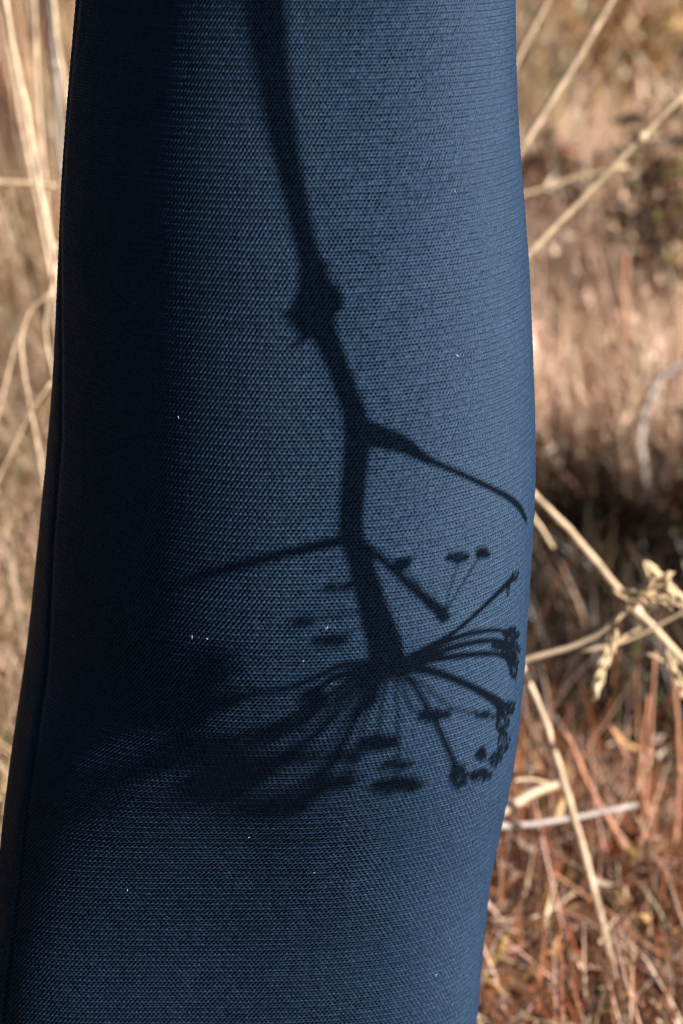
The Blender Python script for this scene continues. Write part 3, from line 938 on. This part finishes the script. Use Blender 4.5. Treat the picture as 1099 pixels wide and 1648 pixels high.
# ------------------------------------------------------------------ low shrubs
def shrub(label, px, py, y, size, n_leaf, pal, seed):
    rr = random.Random(seed)
    c = at_y(px, py, y)
    base_ = Vector((c.x, c.y, gz(c.x, c.y)))
    o = bpy.data.objects.new('low_shrub', None)
    o.location = base_
    COL.objects.link(o)
    hgt = max(c.z - base_.z + size * 0.7, size)
    twigs = Build()
    V, Q, cols = [], [], []
    for k in range(26):
        a_ = rr.uniform(0, 6.28)
        le = rr.uniform(0.5, 1.0) * hgt
        sp = rr.uniform(0.15, 0.75) * size
        p0 = Vector((0, 0, -0.01))
        p1 = Vector((math.cos(a_) * sp * 0.4, math.sin(a_) * sp * 0.4, le * 0.55))
        p2 = Vector((math.cos(a_) * sp, math.sin(a_) * sp, le))
        cv = [Vector(q) for q in smooth_curve([tuple(p0), tuple(p1), tuple(p2)], 4)]
        twigs.tube(cv, [0.003 * (1 - 0.08 * i) for i in range(len(cv))], 5)
        for l in range(n_leaf):
            i = rr.randint(3, len(cv) - 1)
            b0 = cv[i] + Vector((rr.gauss(0, .01), rr.gauss(0, .01), rr.gauss(0, .01)))
            d = Vector((rr.gauss(0, 1), rr.gauss(0, 1), rr.gauss(0.4, 0.7))).normalized()
            s = d.orthogonal().normalized()
            s = Matrix.Rotation(rr.uniform(0, 6.28), 3, d) @ s
            ln, wd = rr.uniform(0.018, 0.042), rr.uniform(0.005, 0.011)
            nrm = d.cross(s) * 0.002
            j = len(V)
            V += [b0, b0 + d * ln * .5 + s * wd + nrm, b0 + d * ln, b0 + d * ln * .5 - s * wd + nrm]
            Q.append((j, j + 1, j + 2, j + 3))
            cc = np.array(PAL[rr.choice(pal)]) * rr.uniform(0.7, 1.2)
            cols += [cc] * 4
    twigs.obj('twigs', M_GREY if 'grey' in label else M_RUST, o)
    me = np_mesh('foliage', np.array([tuple(v) for v in V]), np.array(Q), smooth=False)
    point_colour(me, np.array(cols))
    me.materials.append(M_LEAF)
    new_obj('foliage', me, o)
    tag(o, label, 'shrub', 'low shrubs on the slope')


shrub('olive green shrub at the right edge above the grey curved twig', 1150, 500, 1.25, 0.08, 7, ['green', 'olive', 'green', 'gold'], 1)
shrub('dark brown shrub at the right edge above the pinkish grass', 1095, 330, 1.9, 0.22, 34, ['dark', 'brown', 'dark', 'olive'], 2)
shrub('rust and green shrub at the right edge below the grey curved twig', 1135, 735, 1.3, 0.07, 8, ['rust', 'green', 'rust', 'olive'], 3)
shrub('golden brown bush at the top right behind the slanting straws', 1010, 120, 2.9, 0.35, 34, ['brown', 'gold', 'olive', 'rust'], 4)
shrub('dark scrubby bush behind the pinkish grass beside the knotted straw', 930, 400, 2.3, 0.2, 30, ['dark', 'brown', 'dark', 'rust'], 5)


# added out-of-view evergreen bushes left of and behind the camera, cutting sky light
def sky_blocker_mesh():
    rr = random.Random(44)
    V, Q, cols = [], [], []
    for k in range(5200):
        while True:
            u = Vector((rr.uniform(-1, 1), rr.uniform(-1, 1), rr.uniform(0.02, 1)))
            lump = 0.78 + 0.22 * math.sin(5 * u.x + 3 * u.z) * math.cos(4 * u.y + 2 * u.z)
            rad_ = math.hypot(u.x, u.y)
            if rad_ < lump * (1 - 0.75 * u.z ** 1.7) and (rad_ > 0.35 * lump * (1 - 0.75 * u.z) or rr.random() < 0.35):
                break
        b0 = Vector((u.x * 1.1, u.y * 1.1, u.z * 3.4))
        d = Vector((rr.gauss(0, 1), rr.gauss(0, 1), rr.gauss(0.3, 0.7))).normalized()
        s_ = Matrix.Rotation(rr.uniform(0, 6.28), 3, d) @ d.orthogonal().normalized()
        ln, wd = rr.uniform(0.08, 0.16), rr.uniform(0.02, 0.045)
        j = len(V)
        V += [b0, b0 + d * ln * .5 + s_ * wd, b0 + d * ln, b0 + d * ln * .5 - s_ * wd]
        Q.append((j, j + 1, j + 2, j + 3))
        cols += [np.array((0.045, 0.06, 0.022)) * rr.uniform(0.6, 1.3)] * 4
    me = np_mesh('crown', np.array([tuple(v) for v in V]), np.array(Q), smooth=False)
    point_colour(me, np.array(cols))
    me.materials.append(M_LEAF)
    tr = Build()
    tr.tube([(0, 0, -0.1), (0.03, 0, 0.9), (0, 0.04, 2.0), (0.02, 0, 3.1)], [0.07, 0.055, 0.04, 0.012], 8)
    for k in range(12):
        a_ = k * 2.4
        z_ = 0.4 + 0.18 * k
        tr.tube([(0, 0, z_), (math.cos(a_) * 0.35, math.sin(a_) * 0.35, z_ + 0.2), (math.cos(a_) * 0.75 * (1 - 0.2 * z_), math.sin(a_) * 0.75 * (1 - 0.2 * z_), z_ + 0.35)], [0.022, 0.015, 0.006], 5)
    tm = np_mesh('trunk', np.array(tr.V), np.array(tr.Q))
    tm.materials.append(M_GREY)
    return me, tm


ev_crown, ev_trunk = sky_blocker_mesh()
spots = [(-3.4, 1.0, 1.0), (-3.3, -0.7, 1.1), (-3.0, -2.2, 0.95), (-2.3, -3.7, 1.1), (-0.9, -4.6, 1.0), (0.6, -4.9, 0.9), (-4.4, -2.9, 1.3), (-3.5, -4.9, 1.3), (-1.6, -6.0, 1.3), (-4.7, 0.2, 1.3)]
words = ['first of the front row from the left', 'second of the front row from the left', 'third of the front row from the left', 'fourth of the front row from the left', 'fifth of the front row from the left', 'last of the front row', 'taller, in the left of the back row', 'taller, at the corner of the back row', 'taller, at the right end of the back row', 'taller, at the left end of the back row']
for (x, y, k), wrd in zip(spots, words):
    o = bpy.data.objects.new('sky_blocker_bush', None)
    o.location = (x, y, gz(x, y))
    o.scale = (k, k, k)
    o.rotation_euler = (0, 0, random.uniform(0, 6.28))
    COL.objects.link(o)
    new_obj('crown', ev_crown, o)
    new_obj('trunk', ev_trunk, o)
    tag(o, 'added out-of-view evergreen bush that blocks sky light, ' + wrd, 'bush', 'added bushes that block sky light')
